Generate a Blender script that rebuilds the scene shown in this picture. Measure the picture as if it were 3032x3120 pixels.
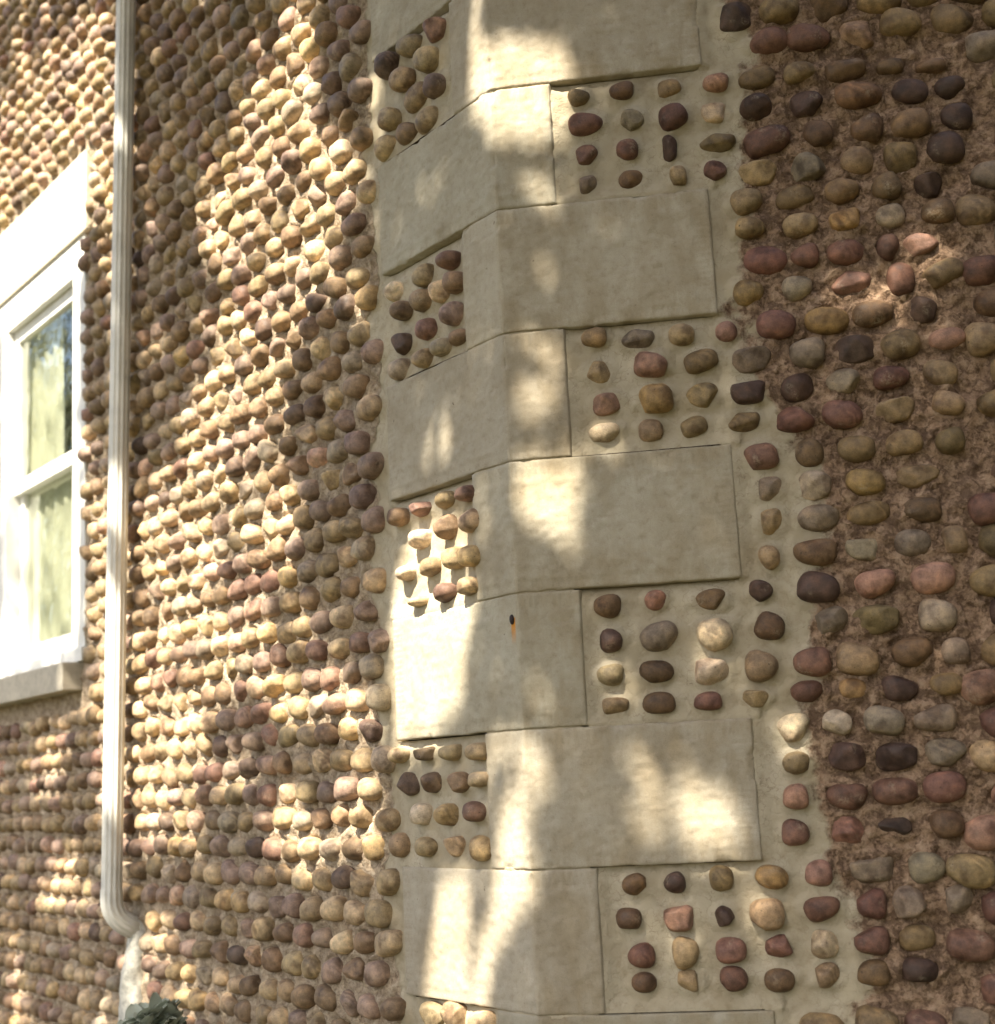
import bpy, bmesh, math, random
import numpy as np
from mathutils import Vector, Matrix, kdtree

for o in list(bpy.data.objects):
    bpy.data.objects.remove(o)
SC = bpy.context.scene
COL = SC.collection
rng = np.random.default_rng(7)
random.seed(7)

# ------------------------------------------------------------------ camera, sky, sun, exposure
ZO = 3.05                                   # height of the reference bed joint above the lawn
CAM = np.array([0.41982, -2.99909, -1.49726 + ZO])
YAW, PITCH, ROLL = -0.148686, 0.179707, -0.049748
FPX = 4481.24                               # focal length in pixels of a 3032 px wide frame
_cy, _sy = math.cos(YAW), math.sin(YAW)
_f = np.array([_sy * math.cos(PITCH), _cy * math.cos(PITCH), math.sin(PITCH)])
_r = np.array([_cy, -_sy, 0.0])
_u = np.cross(_r, _f)
RGT = _r * math.cos(ROLL) + _u * math.sin(ROLL)
UPV = -_r * math.sin(ROLL) + _u * math.cos(ROLL)
FWD = _f
cam = bpy.data.cameras.new('camera')
cam.sensor_fit = 'HORIZONTAL'
cam.sensor_width = 36.0
cam.lens = 36.0 * FPX / 3032.0
cam.clip_start, cam.clip_end = 0.05, 900.0
cam.dof.use_dof = True
cam.dof.focus_distance = 3.25
cam.dof.aperture_fstop = 3.3
camo = bpy.data.objects.new('camera', cam)
COL.objects.link(camo)
m = Matrix.Identity(4)
for i in range(3):
    m[i][0], m[i][1], m[i][2], m[i][3] = RGT[i], UPV[i], -FWD[i], CAM[i]
camo.matrix_world = m
SC.camera = camo

SUN_AZ, SUN_EL = math.radians(245), math.radians(52)
SUN = np.array([math.cos(SUN_EL) * math.cos(SUN_AZ), math.cos(SUN_EL) * math.sin(SUN_AZ), math.sin(SUN_EL)])
world = bpy.data.worlds.new('World')
SC.world = world
world.use_nodes = True
wn = world.node_tree.nodes
sky = wn.new('ShaderNodeTexSky')
sky.sky_type = 'NISHITA'
sky.sun_disc = False
sky.sun_elevation = SUN_EL
sky.sun_rotation = math.atan2(SUN[0], SUN[1])
sky.air_density, sky.dust_density, sky.ozone_density = 1.0, 4.0, 0.6
world.node_tree.links.new(sky.outputs[0], wn['Background'].inputs[0])
wn['Background'].inputs[1].default_value = 0.088
sl = bpy.data.lights.new('sun', 'SUN')
sl.energy = 5.0
sl.angle = math.radians(0.53)
sl.color = (1.0, 0.90, 0.74)
slo = bpy.data.objects.new('sun', sl)
COL.objects.link(slo)
slo.rotation_euler = Vector(SUN).to_track_quat('Z', 'Y').to_euler()
SC.view_settings.view_transform = 'Standard'
SC.view_settings.look = 'None'
SC.view_settings.gamma = 1.0
SC.view_settings.use_curve_mapping = False
SC.view_settings.exposure = 2.05

# ------------------------------------------------------------------ geometry of the house corner
S2 = math.sqrt(0.5)
L = np.array([-S2, S2, 0.0])                # along the side wall, away from the corner
NL = np.array([-S2, -S2, 0.0])              # outward normal of the side wall
NR = np.array([0.0, -1.0, 0.0])
H = 0.28                                    # one quoin course


def unproj(x, y, side, off=0.0):
    """photo pixel -> (distance from the corner, height) on a wall plane moved outward by off"""
    v = RGT * ((x - 1516) / FPX) - UPV * ((y - 1560) / FPX) + FWD
    n = NL if side == 'L' else NR
    t = (off - n @ CAM) / (n @ v)
    P = CAM + t * v
    return (float(P @ L) if side == 'L' else float(P[0])), float(P[2])


def proj(P):
    q = np.asarray(P) - CAM
    z = q @ FWD
    return 1516 + FPX * (q @ RGT) / z, 1560 - FPX * (q @ UPV) / z, z


def ptL(t, d, z):
    return L * t + NL * d + np.array([0, 0, z])


def ptR(x, d, z):
    return np.array([x, -d, z])


# ---- numpy value noise
def _hash(ix, iy, iz, seed):
    n = (ix * 374761393 + iy * 668265263 + iz * 2147483647 + seed * 1274126177) & 0xFFFFFFFF
    n = ((n ^ (n >> 13)) * 1274126177) & 0xFFFFFFFF
    n = (n ^ (n >> 16)) & 0xFFFF
    return n / 32767.5 - 1.0


def vnoise(p, seed=0):
    p = np.asarray(p, float)
    i = np.floor(p).astype(np.int64)
    f = p - i
    f = f * f * (3 - 2 * f)
    out = 0
    for dx in (0, 1):
        wx = f[:, 0] if dx else 1 - f[:, 0]
        for dy in (0, 1):
            wy = f[:, 1] if dy else 1 - f[:, 1]
            for dz in (0, 1):
                wz = f[:, 2] if dz else 1 - f[:, 2]
                out = out + wx * wy * wz * _hash(i[:, 0] + dx, i[:, 1] + dy, i[:, 2] + dz, seed)
    return out


def fbm(p, seed=0, octv=4, gain=0.5):
    a, s, tot = 1.0, 0, 0.0
    p = np.asarray(p, float)
    for k in range(octv):
        s = s + a * vnoise(p * (2 ** k), seed + k)
        tot += a
        a *= gain
    return s / tot


def sstep(a, b, x):
    t = np.clip((x - a) / (b - a), 0, 1)
    return t * t * (3 - 2 * t)


# ------------------------------------------------------------------ object helpers
def mesh_obj(name, verts, faces, mat, parent=None, smooth=True, attrs=None):
    me = bpy.data.meshes.new(name)
    me.from_pydata([tuple(v) for v in verts], [], [tuple(f) for f in faces])
    if smooth:
        me.polygons.foreach_set('use_smooth', [True] * len(me.polygons))
    if attrs:
        for k, vals in attrs.items():
            vals = np.asarray(vals, np.float32)
            if vals.ndim == 1:
                a = me.attributes.new(k, 'FLOAT', 'POINT')
                a.data.foreach_set('value', vals)
            else:
                a = me.attributes.new(k, 'FLOAT_COLOR', 'POINT')
                a.data.foreach_set('color', vals.ravel())
    me.update()
    if mat:
        me.materials.append(mat)
    o = bpy.data.objects.new(name, me)
    COL.objects.link(o)
    if parent is not None:
        o.parent = parent
    return o


def empty(name, loc=(0, 0, 0)):
    o = bpy.data.objects.new(name, None)
    o.location = loc
    o.empty_display_size = 0.1
    COL.objects.link(o)
    return o


def tag(o, label=None, cat=None, group=None, kind=None):
    for k, v in (('label', label), ('category', cat), ('group', group), ('kind', kind)):
        if v:
            o[k] = v
    return o


def boxes(name, mat, parent, specs, side='L', bev=0.004):
    """bevelled boxes given as (t0,t1,d0,d1,z0,z1), joined as one mesh (one physical piece)"""
    bm = bmesh.new()
    for t0, t1, d0, d1, z0, z1 in specs:
        r = bmesh.ops.create_cube(bm, size=1.0)
        for v in r['verts']:
            t = t0 if v.co.x < 0 else t1
            d = d0 if v.co.y < 0 else d1
            z = z0 if v.co.z < 0 else z1
            v.co = Vector(ptL(t, d, z) if side == 'L' else ptR(t, d, z))
    bmesh.ops.recalc_face_normals(bm, faces=bm.faces)
    if bev:
        bmesh.ops.bevel(bm, geom=list(bm.edges), offset=bev, segments=2, affect='EDGES', profile=0.6)
    me = bpy.data.meshes.new(name)
    bm.to_mesh(me)
    bm.free()
    me.materials.append(mat)
    o = bpy.data.objects.new(name, me)
    COL.objects.link(o)
    o.parent = parent
    return o


# ------------------------------------------------------------------ materials
def new_mat(name):
    mt = bpy.data.materials.new(name)
    mt.use_nodes = True
    nt = mt.node_tree
    return mt, nt, nt.nodes['Principled BSDF']


def nd(nt, typ, **kw):
    n = nt.nodes.new(typ)
    for k, v in kw.items():
        if k.startswith('in_'):
            n.inputs[k[3:]].default_value = v
        else:
            setattr(n, k, v)
    return n


def noise_node(nt, vec, scale, detail=4, rough=0.6):
    n = nd(nt, 'ShaderNodeTexNoise')
    n.inputs['Scale'].default_value = scale
    n.inputs['Detail'].default_value = detail
    n.inputs['Roughness'].default_value = rough
    nt.links.new(vec, n.inputs['Vector'])
    return n.outputs['Fac']


def ramp(nt, fac, stops):
    r = nd(nt, 'ShaderNodeValToRGB')
    el = r.color_ramp.elements
    el[0].position, el[0].color = stops[0][0], (*stops[0][1], 1)
    el[1].position, el[1].color = stops[-1][0], (*stops[-1][1], 1)
    for p, c in stops[1:-1]:
        e = el.new(p)
        e.color = (*c, 1)
    nt.links.new(fac, r.inputs[0])
    return r.outputs[0]


def mixc(nt, fac, a, b, mode='MIX'):
    x = nd(nt, 'ShaderNodeMix', data_type='RGBA', blend_type=mode)
    for sock, val in ((x.inputs['Factor'], fac), (x.inputs[6], a), (x.inputs[7], b)):
        if hasattr(val, 'is_linked'):
            nt.links.new(val, sock)
        elif isinstance(val, tuple):
            sock.default_value = (*val, 1) if len(val) == 3 else val
        else:
            sock.default_value = val
    return x.outputs[2]


def mathn(nt, op, a, b=0.0, clamp=False):
    x = nd(nt, 'ShaderNodeMath', operation=op, use_clamp=clamp)
    for i, v in ((0, a), (1, b)):
        if hasattr(v, 'is_linked'):
            nt.links.new(v, x.inputs[i])
        else:
            x.inputs[i].default_value = v
    return x.outputs[0]


def bump(nt, bsdf, hgt, strength, dist, prev=None):
    b = nd(nt, 'ShaderNodeBump')
    b.inputs['Strength'].default_value = strength
    b.inputs['Distance'].default_value = dist
    nt.links.new(hgt, b.inputs['Height'])
    if prev is not None:
        nt.links.new(prev, b.inputs['Normal'])
    if bsdf is not None:
        nt.links.new(b.outputs[0], bsdf.inputs['Normal'])
    return b.outputs[0]


def stone_mat(name, from_attr):
    mt, nt, bs = new_mat(name)
    pos = nd(nt, 'ShaderNodeNewGeometry').outputs['Position']
    if from_attr:
        a = nd(nt, 'ShaderNodeAttribute')
        a.attribute_name = 'stone_colour'
        base = a.outputs['Color']
    else:
        base = nd(nt, 'ShaderNodeObjectInfo').outputs['Color']
    n1 = noise_node(nt, pos, 55, 3, 0.55)
    n2 = noise_node(nt, pos, 420, 3, 0.7)
    n3 = noise_node(nt, pos, 24, 2, 0.5)
    c = mixc(nt, 1.0, base, ramp(nt, n1, [(0.28, (0.62, 0.60, 0.58)), (0.5, (0.98, 0.98, 0.98)), (0.72, (1.35, 1.32, 1.25))]), 'MULTIPLY')
    c = mixc(nt, 0.6, c, ramp(nt, n2, [(0.3, (0.6, 0.58, 0.55)), (0.5, (1, 1, 1)), (0.7, (1.3, 1.28, 1.22))]), 'MULTIPLY')
    n5 = noise_node(nt, pos, 19, 3, 0.55)
    c = mixc(nt, 0.85, c, ramp(nt, n5, [(0.36, (0.50, 0.44, 0.40)), (0.46, (0.95, 0.94, 0.92)), (0.56, (1.05, 1.04, 1.0)), (0.66, (1.35, 1.30, 1.22))]), 'MULTIPLY')
    wv_ = nd(nt, 'ShaderNodeTexWave', wave_type='BANDS', bands_direction='DIAGONAL')
    wv_.inputs['Scale'].default_value = 26
    wv_.inputs['Distortion'].default_value = 9
    wv_.inputs['Detail'].default_value = 3
    wv_.inputs['Detail Scale'].default_value = 1.2
    nt.links.new(pos, wv_.inputs['Vector'])
    vm_ = ramp(nt, noise_node(nt, pos, 13, 2, 0.5), [(0.56, (0, 0, 0)), (0.66, (0.45, 0.45, 0.45))])
    c = mixc(nt, vm_, c, mixc(nt, 1.0, c, ramp(nt, wv_.outputs['Fac'], [(0.15, (0.55, 0.50, 0.46)), (0.6, (1, 1, 1)), (0.95, (1.35, 1.3, 1.22))]), 'MULTIPLY'))
    # lime residue left by the mason on some faces
    lime = ramp(nt, n3, [(0.60, (0, 0, 0)), (0.74, (0.5, 0.5, 0.5))])
    sp = ramp(nt, noise_node(nt, pos, 170, 4, 0.7), [(0.45, (0, 0, 0)), (0.6, (1, 1, 1))])
    c = mixc(nt, mathn(nt, 'MULTIPLY', lime, sp), c, (0.40, 0.33, 0.23))
    # dark pits
    pit = ramp(nt, noise_node(nt, pos, 150, 2, 0.5), [(0.24, (1, 1, 1)), (0.30, (0, 0, 0))])
    c = mixc(nt, mathn(nt, 'MULTIPLY', pit, 0.7), c, (0.03, 0.02, 0.015))
    nt.links.new(c, bs.inputs['Base Color'])
    nt.links.new(ramp(nt, n1, [(0.3, (0.50, 0.50, 0.50)), (0.7, (0.78, 0.78, 0.78))]), bs.inputs['Roughness'])
    bs.inputs['Specular IOR Level'].default_value = 0.35
    b1 = bump(nt, None, n1, 0.5, 0.004)
    bump(nt, bs, n2, 0.35, 0.0012, b1)
    return mt


def mortar_mat():
    mt, nt, bs = new_mat('lime_mortar')
    pos = nd(nt, 'ShaderNodeNewGeometry').outputs['Position']
    a = nd(nt, 'ShaderNodeAttribute')
    a.attribute_name = 'cement'
    g = nd(nt, 'ShaderNodeAttribute')
    g.attribute_name = 'greyer'
    n1 = noise_node(nt, pos, 45, 5, 0.65)
    n2 = noise_node(nt, pos, 190, 4, 0.7)
    n3 = noise_node(nt, pos, 9, 3, 0.55)
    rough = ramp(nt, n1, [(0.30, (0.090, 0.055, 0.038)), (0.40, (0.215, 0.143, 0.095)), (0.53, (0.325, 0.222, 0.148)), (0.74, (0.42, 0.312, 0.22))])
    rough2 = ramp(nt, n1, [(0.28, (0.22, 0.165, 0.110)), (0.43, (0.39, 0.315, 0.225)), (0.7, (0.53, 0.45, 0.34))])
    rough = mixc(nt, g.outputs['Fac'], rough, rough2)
    rough = mixc(nt, 0.7, rough, ramp(nt, n2, [(0.28, (0.45, 0.40, 0.36)), (0.48, (1, 1, 1)), (0.75, (1.25, 1.22, 1.18))]), 'MULTIPLY')
    # crumbled crevices: warped cells, darker brown along their edges
    wz = nd(nt, 'ShaderNodeVectorMath', operation='ADD')
    nz = nd(nt, 'ShaderNodeTexNoise')
    nz.inputs['Scale'].default_value = 38
    nz.inputs['Detail'].default_value = 6
    sz = nd(nt, 'ShaderNodeVectorMath', operation='SCALE')
    sz.inputs['Scale'].default_value = 0.10
    vz = nd(nt, 'ShaderNodeTexVoronoi', feature='DISTANCE_TO_EDGE')
    vz.inputs['Scale'].default_value = 21
    mz = nd(nt, 'ShaderNodeMapping')
    mz.inputs['Scale'].default_value = (1, 1, 1.7)
    nt.links.new(pos, nz.inputs['Vector'])
    nt.links.new(nz.outputs['Color'], sz.inputs[0])
    nt.links.new(pos, wz.inputs[0])
    nt.links.new(sz.outputs[0], wz.inputs[1])
    nt.links.new(wz.outputs[0], mz.inputs['Vector'])
    nt.links.new(mz.outputs[0], vz.inputs['Vector'])
    crev = ramp(nt, mathn(nt, 'SUBTRACT', vz.outputs['Distance'], mathn(nt, 'MULTIPLY', n3, 0.15)), [(0.0, (0.8, 0.8, 0.8)), (0.06, (0, 0, 0))])
    crev = mathn(nt, 'MULTIPLY', crev, ramp(nt, n1, [(0.44, (1, 1, 1)), (0.60, (0.15, 0.15, 0.15))]))
    crf = mathn(nt, 'MULTIPLY', crev, mixc(nt, g.outputs['Fac'], (0.8, 0.8, 0.8), (0.25, 0.25, 0.25)))
    rough = mixc(nt, crf, rough, (0.12, 0.076, 0.050))
    cem = ramp(nt, n3, [(0.3, (0.34, 0.288, 0.198)), (0.55, (0.41, 0.362, 0.268)), (0.75, (0.45, 0.402, 0.308))])
    cem = mixc(nt, 0.5, cem, ramp(nt, n1, [(0.25, (0.62, 0.56, 0.47)), (0.5, (1, 1, 1)), (0.8, (1.12, 1.1, 1.06))]), 'MULTIPLY')
    # hairline cracks in the cement
    vor = nd(nt, 'ShaderNodeTexVoronoi', feature='DISTANCE_TO_EDGE')
    vor.inputs['Scale'].default_value = 26
    wv = nd(nt, 'ShaderNodeVectorMath', operation='ADD')
    nc = nd(nt, 'ShaderNodeTexNoise')
    nc.inputs['Scale'].default_value = 40
    sc = nd(nt, 'ShaderNodeVectorMath', operation='SCALE')
    sc.inputs['Scale'].default_value = 0.05
    nt.links.new(pos, nc.inputs['Vector'])
    nt.links.new(nc.outputs['Color'], sc.inputs[0])
    nt.links.new(pos, wv.inputs[0])
    nt.links.new(sc.outputs[0], wv.inputs[1])
    nt.links.new(wv.outputs[0], vor.inputs['Vector'])
    crack = ramp(nt, vor.outputs['Distance'], [(0.0, (1, 1, 1)), (0.018, (0, 0, 0))])
    cmask = ramp(nt, n3, [(0.46, (0, 0, 0)), (0.58, (1, 1, 1))])
    crack = mathn(nt, 'MULTIPLY', mathn(nt, 'MULTIPLY', crack, cmask), 0.45)
    cem = mixc(nt, crack, cem, (0.13, 0.09, 0.055))
    k = mathn(nt, 'ADD', a.outputs['Fac'], mathn(nt, 'MULTIPLY', mathn(nt, 'SUBTRACT', n1, 0.5), 0.9))
    kk = ramp(nt, k, [(0.36, (0, 0, 0)), (0.64, (1, 1, 1))])
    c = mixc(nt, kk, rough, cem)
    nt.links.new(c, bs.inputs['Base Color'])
    bs.inputs['Roughness'].default_value = 0.92
    bs.inputs['Specular IOR Level'].default_value = 0.15
    sR = mixc(nt, kk, (1, 1, 1), (0.22, 0.22, 0.22))
    hh = mathn(nt, 'MULTIPLY', mathn(nt, 'SUBTRACT', n1, mathn(nt, 'MULTIPLY', crf, 0.35)), sR)
    h2 = mathn(nt, 'MULTIPLY', n2, sR)
    b1 = bump(nt, None, hh, 1.0, 0.010)
    bump(nt, bs, h2, 0.9, 0.0035, b1)
    return mt


def quoin_mat(nail_pos):
    mt, nt, bs = new_mat('dressed_limestone')
    pos = nd(nt, 'ShaderNodeNewGeometry').outputs['Position']
    n1 = noise_node(nt, pos, 6, 4, 0.6)
    n2 = noise_node(nt, pos, 60, 5, 0.7)
    n3 = noise_node(nt, pos, 600, 2, 0.6)
    mp = nd(nt, 'ShaderNodeMapping')
    mp.inputs['Scale'].default_value = (1, 1, 0.45)
    nt.links.new(pos, mp.inputs['Vector'])
    n4 = noise_node(nt, mp.outputs[0], 22, 4, 0.6)
    c = ramp(nt, n1, [(0.3, (0.305, 0.265, 0.193)), (0.5, (0.385, 0.348, 0.270)), (0.7, (0.415, 0.385, 0.312))])
    tn = nd(nt, 'ShaderNodeAttribute')
    tn.attribute_name = 'tone'
    c = mixc(nt, 1.0, c, tn.outputs['Color'], 'MULTIPLY')
    st = nd(nt, 'ShaderNodeAttribute')
    st.attribute_name = 'stain_shade'
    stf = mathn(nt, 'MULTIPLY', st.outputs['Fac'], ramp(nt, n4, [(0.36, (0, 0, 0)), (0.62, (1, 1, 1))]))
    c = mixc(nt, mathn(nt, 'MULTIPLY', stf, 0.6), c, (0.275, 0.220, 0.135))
    c = mixc(nt, 0.55, c, ramp(nt, n2, [(0.25, (0.66, 0.60, 0.52)), (0.48, (1, 1, 1)), (0.8, (1.1, 1.09, 1.06))]), 'MULTIPLY')
    c = mixc(nt, 0.5, c, ramp(nt, n3, [(0.3, (0.78, 0.76, 0.73)), (0.5, (1, 1, 1)), (0.7, (1.12, 1.12, 1.1))]), 'MULTIPLY')
    pit = ramp(nt, noise_node(nt, pos, 75, 2, 0.4), [(0.20, (1, 1, 1)), (0.245, (0, 0, 0))])
    c = mixc(nt, mathn(nt, 'MULTIPLY', pit, 0.7), c, (0.12, 0.085, 0.05))
    # rust run below the nail
    sx = nd(nt, 'ShaderNodeSeparateXYZ')
    nt.links.new(pos, sx.inputs[0])
    dx = mathn(nt, 'MULTIPLY', mathn(nt, 'SUBTRACT', sx.outputs[0], float(nail_pos[0]) + 0.0015), 1 / 0.0060)
    dx = mathn(nt, 'MULTIPLY', mathn(nt, 'SUBTRACT', 1.0, mathn(nt, 'MULTIPLY', dx, dx), True), 1.7, True)
    dz = mathn(nt, 'MULTIPLY', mathn(nt, 'SUBTRACT', sx.outputs[2], float(nail_pos[2]) - 0.045), 1 / 0.045)
    up = mathn(nt, 'LESS_THAN', dz, 1.05)
    rs = mathn(nt, 'MULTIPLY', mathn(nt, 'MULTIPLY', dx, mathn(nt, 'ADD', dz, 0.2, True)), up, True)
    c = mixc(nt, rs, c, (0.55, 0.22, 0.02))
    nt.links.new(c, bs.inputs['Base Color'])
    bs.inputs['Roughness'].default_value = 0.9
    bs.inputs['Specular IOR Level'].default_value = 0.2
    b1 = bump(nt, None, n2, 0.5, 0.003)
    bump(nt, bs, n3, 0.6, 0.0010, b1)
    return mt


def simple_mat(name, col, rough=0.6, var=0.15, scale=30, bumps=0.0, spec=0.4):
    mt, nt, bs = new_mat(name)
    pos = nd(nt, 'ShaderNodeNewGeometry').outputs['Position']
    n = noise_node(nt, pos, scale, 4, 0.6)
    lo = tuple(c * (1 - var * 1.6) for c in col)
    hi = tuple(min(1, c * (1 + var)) for c in col)
    nt.links.new(ramp(nt, n, [(0.3, lo), (0.5, col), (0.72, hi)]), bs.inputs['Base Color'])
    bs.inputs['Roughness'].default_value = rough
    bs.inputs['Specular IOR Level'].default_value = spec
    if bumps:
        bump(nt, bs, n, bumps, 0.003)
    return mt


def leaf_mat(name, col):
    mt, nt, bs = new_mat(name)
    pos = nd(nt, 'ShaderNodeNewGeometry').outputs['Position']
    n = noise_node(nt, pos, 3.0, 2)
    lo, hi = tuple(c * 0.6 for c in col), tuple(c * 1.5 for c in col)
    c = ramp(nt, n, [(0.3, lo), (0.7, hi)])
    nt.links.new(c, bs.inputs['Base Color'])
    bs.inputs['Roughness'].default_value = 0.6
    tr = nd(nt, 'ShaderNodeBsdfTranslucent')
    nt.links.new(c, tr.inputs['Color'])
    mx = nd(nt, 'ShaderNodeMixShader')
    mx.inputs[0].default_value = 0.15
    nt.links.new(bs.outputs[0], mx.inputs[1])
    nt.links.new(tr.outputs[0], mx.inputs[2])
    nt.links.new(mx.outputs[0], nt.nodes['Material Output'].inputs['Surface'])
    return mt


NAIL_T, NAIL_Z = unproj(1561, 1886, 'L', 0.0)
NAIL = ptL(NAIL_T, 0.0, NAIL_Z)
M_STONE = stone_mat('cobblestone', False)
M_STONES = stone_mat('cobblestone_mass', True)
M_MORTAR = mortar_mat()
M_QUOIN = quoin_mat(NAIL)
M_PAINT = simple_mat('white_house_paint', (0.74, 0.74, 0.70), 0.5, 0.06, 14, 0.05)
M_PIPE = simple_mat('white_enamel_pipe', (0.66, 0.655, 0.60), 0.42, 0.12, 9, 0.0)
M_SILL = simple_mat('stone_sill', (0.46, 0.42, 0.34), 0.9, 0.12, 40, 0.4)
M_LINTEL = simple_mat('stone_lintel', (0.56, 0.51, 0.41), 0.9, 0.10, 30, 0.3)
M_RUST = simple_mat('rusty_iron', (0.035, 0.024, 0.024), 0.7, 0.3, 300, 0.3)
M_DRAIN = simple_mat('whitewashed_clay', (0.50, 0.49, 0.43), 0.85, 0.25, 60, 0.6)
M_CURTAIN = simple_mat('white_curtain', (0.80, 0.78, 0.68), 0.9, 0.05, 8)
M_ROOM = simple_mat('dim_plaster', (0.16, 0.14, 0.10), 0.9, 0.1, 3)
M_LAWN = simple_mat('lawn_grass', (0.055, 0.052, 0.025), 0.95, 0.4, 2.5, 0.6, 0.1)
M_BARK = simple_mat('tree_bark', (0.075, 0.055, 0.04), 0.95, 0.35, 18, 0.9, 0.1)
M_LEAF = leaf_mat('maple_leaf', (0.085, 0.095, 0.03))
M_LEAF2 = leaf_mat('lilac_leaf', (0.42, 0.46, 0.36))

# ------------------------------------------------------------------ sky is the World; ground
house = tag(empty('cobblestone_house', (0, 0, 0)),
            'corner of an old cobblestone house with pale limestone quoins and a white window', 'house')
g = 120.0
gx = [(-g, -g, 0), (g, -g, 0), (g, g, 0), (-g, g, 0)]
tag(mesh_obj('lawn', gx, [(0, 1, 2, 3)], M_LAWN, smooth=False), 'mown green lawn around the cobblestone house', kind='structure')

# ------------------------------------------------------------------ quoins: alternate long and short arms
LONG_L, SHORT_L, LONG_R, SHORT_R = 0.484, 0.146, 0.462, 0.133
KMIN, KMAX = -8, 10                          # courses; joint k lies at height ZO - k*H
jit = {k: (rng.normal(0, 0.004), rng.normal(0, 0.004)) for k in range(KMIN, KMAX + 1)}


def arms(k):
    a = LONG_L if k % 2 == 0 else SHORT_L
    b = SHORT_R if k % 2 == 0 else LONG_R
    return a + jit[k][0], b + jit[k][1]


def fold(s, z, d):
    """unfolded quoin coordinate s (negative on the side wall) -> world point, d = depth below the face"""
    s, z, d = np.broadcast_arrays(np.asarray(s, float), z, d)
    w = sstep(-0.007, 0.007, s)
    # position on the folded line, slightly rounded arris
    base = np.where((s < 0)[:, None], (-s)[:, None] * L, s[:, None] * np.array([1.0, 0, 0]))
    n = NL * (1 - w)[:, None] + NR * w[:, None]
    n /= np.linalg.norm(n, axis=1)[:, None]
    r = np.clip(1 - np.abs(s) / 0.007, 0, 1) ** 2 * 0.0016
    P = base - n * (d + r)[:, None]
    P[:, 2] += z
    return P


def quoin(k):
    a, b = arms(k)
    zt, zb = ZO - k * H - 0.0012, ZO - (k + 1) * H + 0.0012
    fine = KMIN + 5 < k < KMAX - 2
    st = 0.0045 if fine else 0.02
    ss = np.concatenate([[-a, -a + 0.0015, -a + 0.003], np.arange(-a + 0.006, -0.008, st), [-0.006, -0.004, -0.002, 0, 0.002, 0.004, 0.006],
                         np.arange(0.008, b - 0.006, st), [b - 0.003, b - 0.0015, b]])
    zz = np.concatenate([[zb, zb + 0.0012, zb + 0.003], np.arange(zb + 0.006, zt - 0.005, st), [zt - 0.003, zt - 0.0012, zt]])
    Sg, Zg = np.meshgrid(ss, zz)
    s, z = Sg.ravel(), Zg.ravel()
    p3 = np.stack([s * 1.0, z, np.full_like(s, k * 3.7)], 1)
    e = np.minimum(np.minimum(s + a, b - s), np.minimum(z - zb, zt - z))
    wob = 0.5 + 0.5 * vnoise(p3 * 38, 3)
    edge = (1 - np.clip(e / (0.004 + 0.006 * wob ** 3), 0, 1)) ** 2 * (0.0016 + 0.0032 * wob ** 2)
    d = edge + 0.0016 * fbm(p3 * np.array([9, 9, 1]), 11, 3) + 0.0009 * fbm(p3 * np.array([70, 70, 1]), 21, 3)
    # drafted margin, pecked panel standing slightly proud of it
    ez = np.minimum(zt - z, (z - zb) * 1.6)
    es = np.where(s < 0, np.where(a > 0.3, s + a, 1.0), np.where(b > 0.3, b - s, 1.0))
    em = np.minimum(ez, es) + 0.004 * vnoise(p3 * 25, 5)
    panel = sstep(0.034, 0.042, em)
    d = d + 0.0013 * (1 - panel) - panel * 0.0022 * (fbm(p3 * np.array([48, 75, 1]), 31, 3)) + (1 - panel) * 0.0007 * np.sin((np.where(es < ez, z, s)) * 900 + 3 * vnoise(p3 * 12, 8))
    d = d + np.where(s < 0, 0.0, 0.0)
    # chips along the arris and edges
    chip = sstep(0.45, 0.8, vnoise(p3 * 26, 77)) * np.clip(1 - np.minimum(e, np.abs(s)) / 0.014, 0, 1)
    d = d + 0.006 * chip
    zj = z + np.where(np.abs(e - (z - zb)) < 1e-6, 0.0013 * (vnoise(p3 * 45, 9) + 0.3), 0) * np.clip(1 - (z - zb) / 0.002, 0, 1)
    P = fold(s, zj, d)
    nS, nZ = len(ss), len(zz)
    idx = np.arange(nS * nZ).reshape(nZ, nS)
    q = np.stack([idx[:-1, :-1].ravel(), idx[:-1, 1:].ravel(), idx[1:, 1:].ravel(), idx[1:, :-1].ravel()], 1)
    faces = [tuple(x) for x in q]
    verts = [tuple(x) for x in P]
    # rim running back into the wall
    loop = list(idx[0, :]) + list(idx[1:, -1]) + list(idx[-1, -2::-1]) + list(idx[-2:0:-1, 0])
    base = len(verts)
    for i in loop:
        s0, z0 = s[i], zj[i]
        back = 0.15
        bis = NL + NR
        bis = bis / np.linalg.norm(bis) / math.cos(math.radians(22.5))
        v = np.array(P[i]) - (NL if s0 < -0.2 else NR if s0 > 0.2 else bis) * back
        verts.append(tuple(v))
    n = len(loop)
    for j in range(n):
        j2 = (j + 1) % n
        faces.append((loop[j2], loop[j], base + j, base + j2))
    stain_shade = np.concatenate([np.clip(np.where(s > 0, 0.55 + 0.6 * sstep(0.10, 0.02, np.minimum(e, 1)), 0.28), 0, 1), np.zeros(n)])  # weather stains, plus the front faces' warm shade painted into the colour
    tone = np.exp(rng.normal(0, 0.065)) * np.exp(rng.normal(0, 0.007, 3))
    return mesh_obj('quoin_stone', verts, faces, M_QUOIN, house, attrs={'stain_shade': stain_shade, 'tone': np.tile([*tone, 1.0], (len(verts), 1))})


for k in range(KMIN, KMAX + 1):
    quoin(k)
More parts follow.
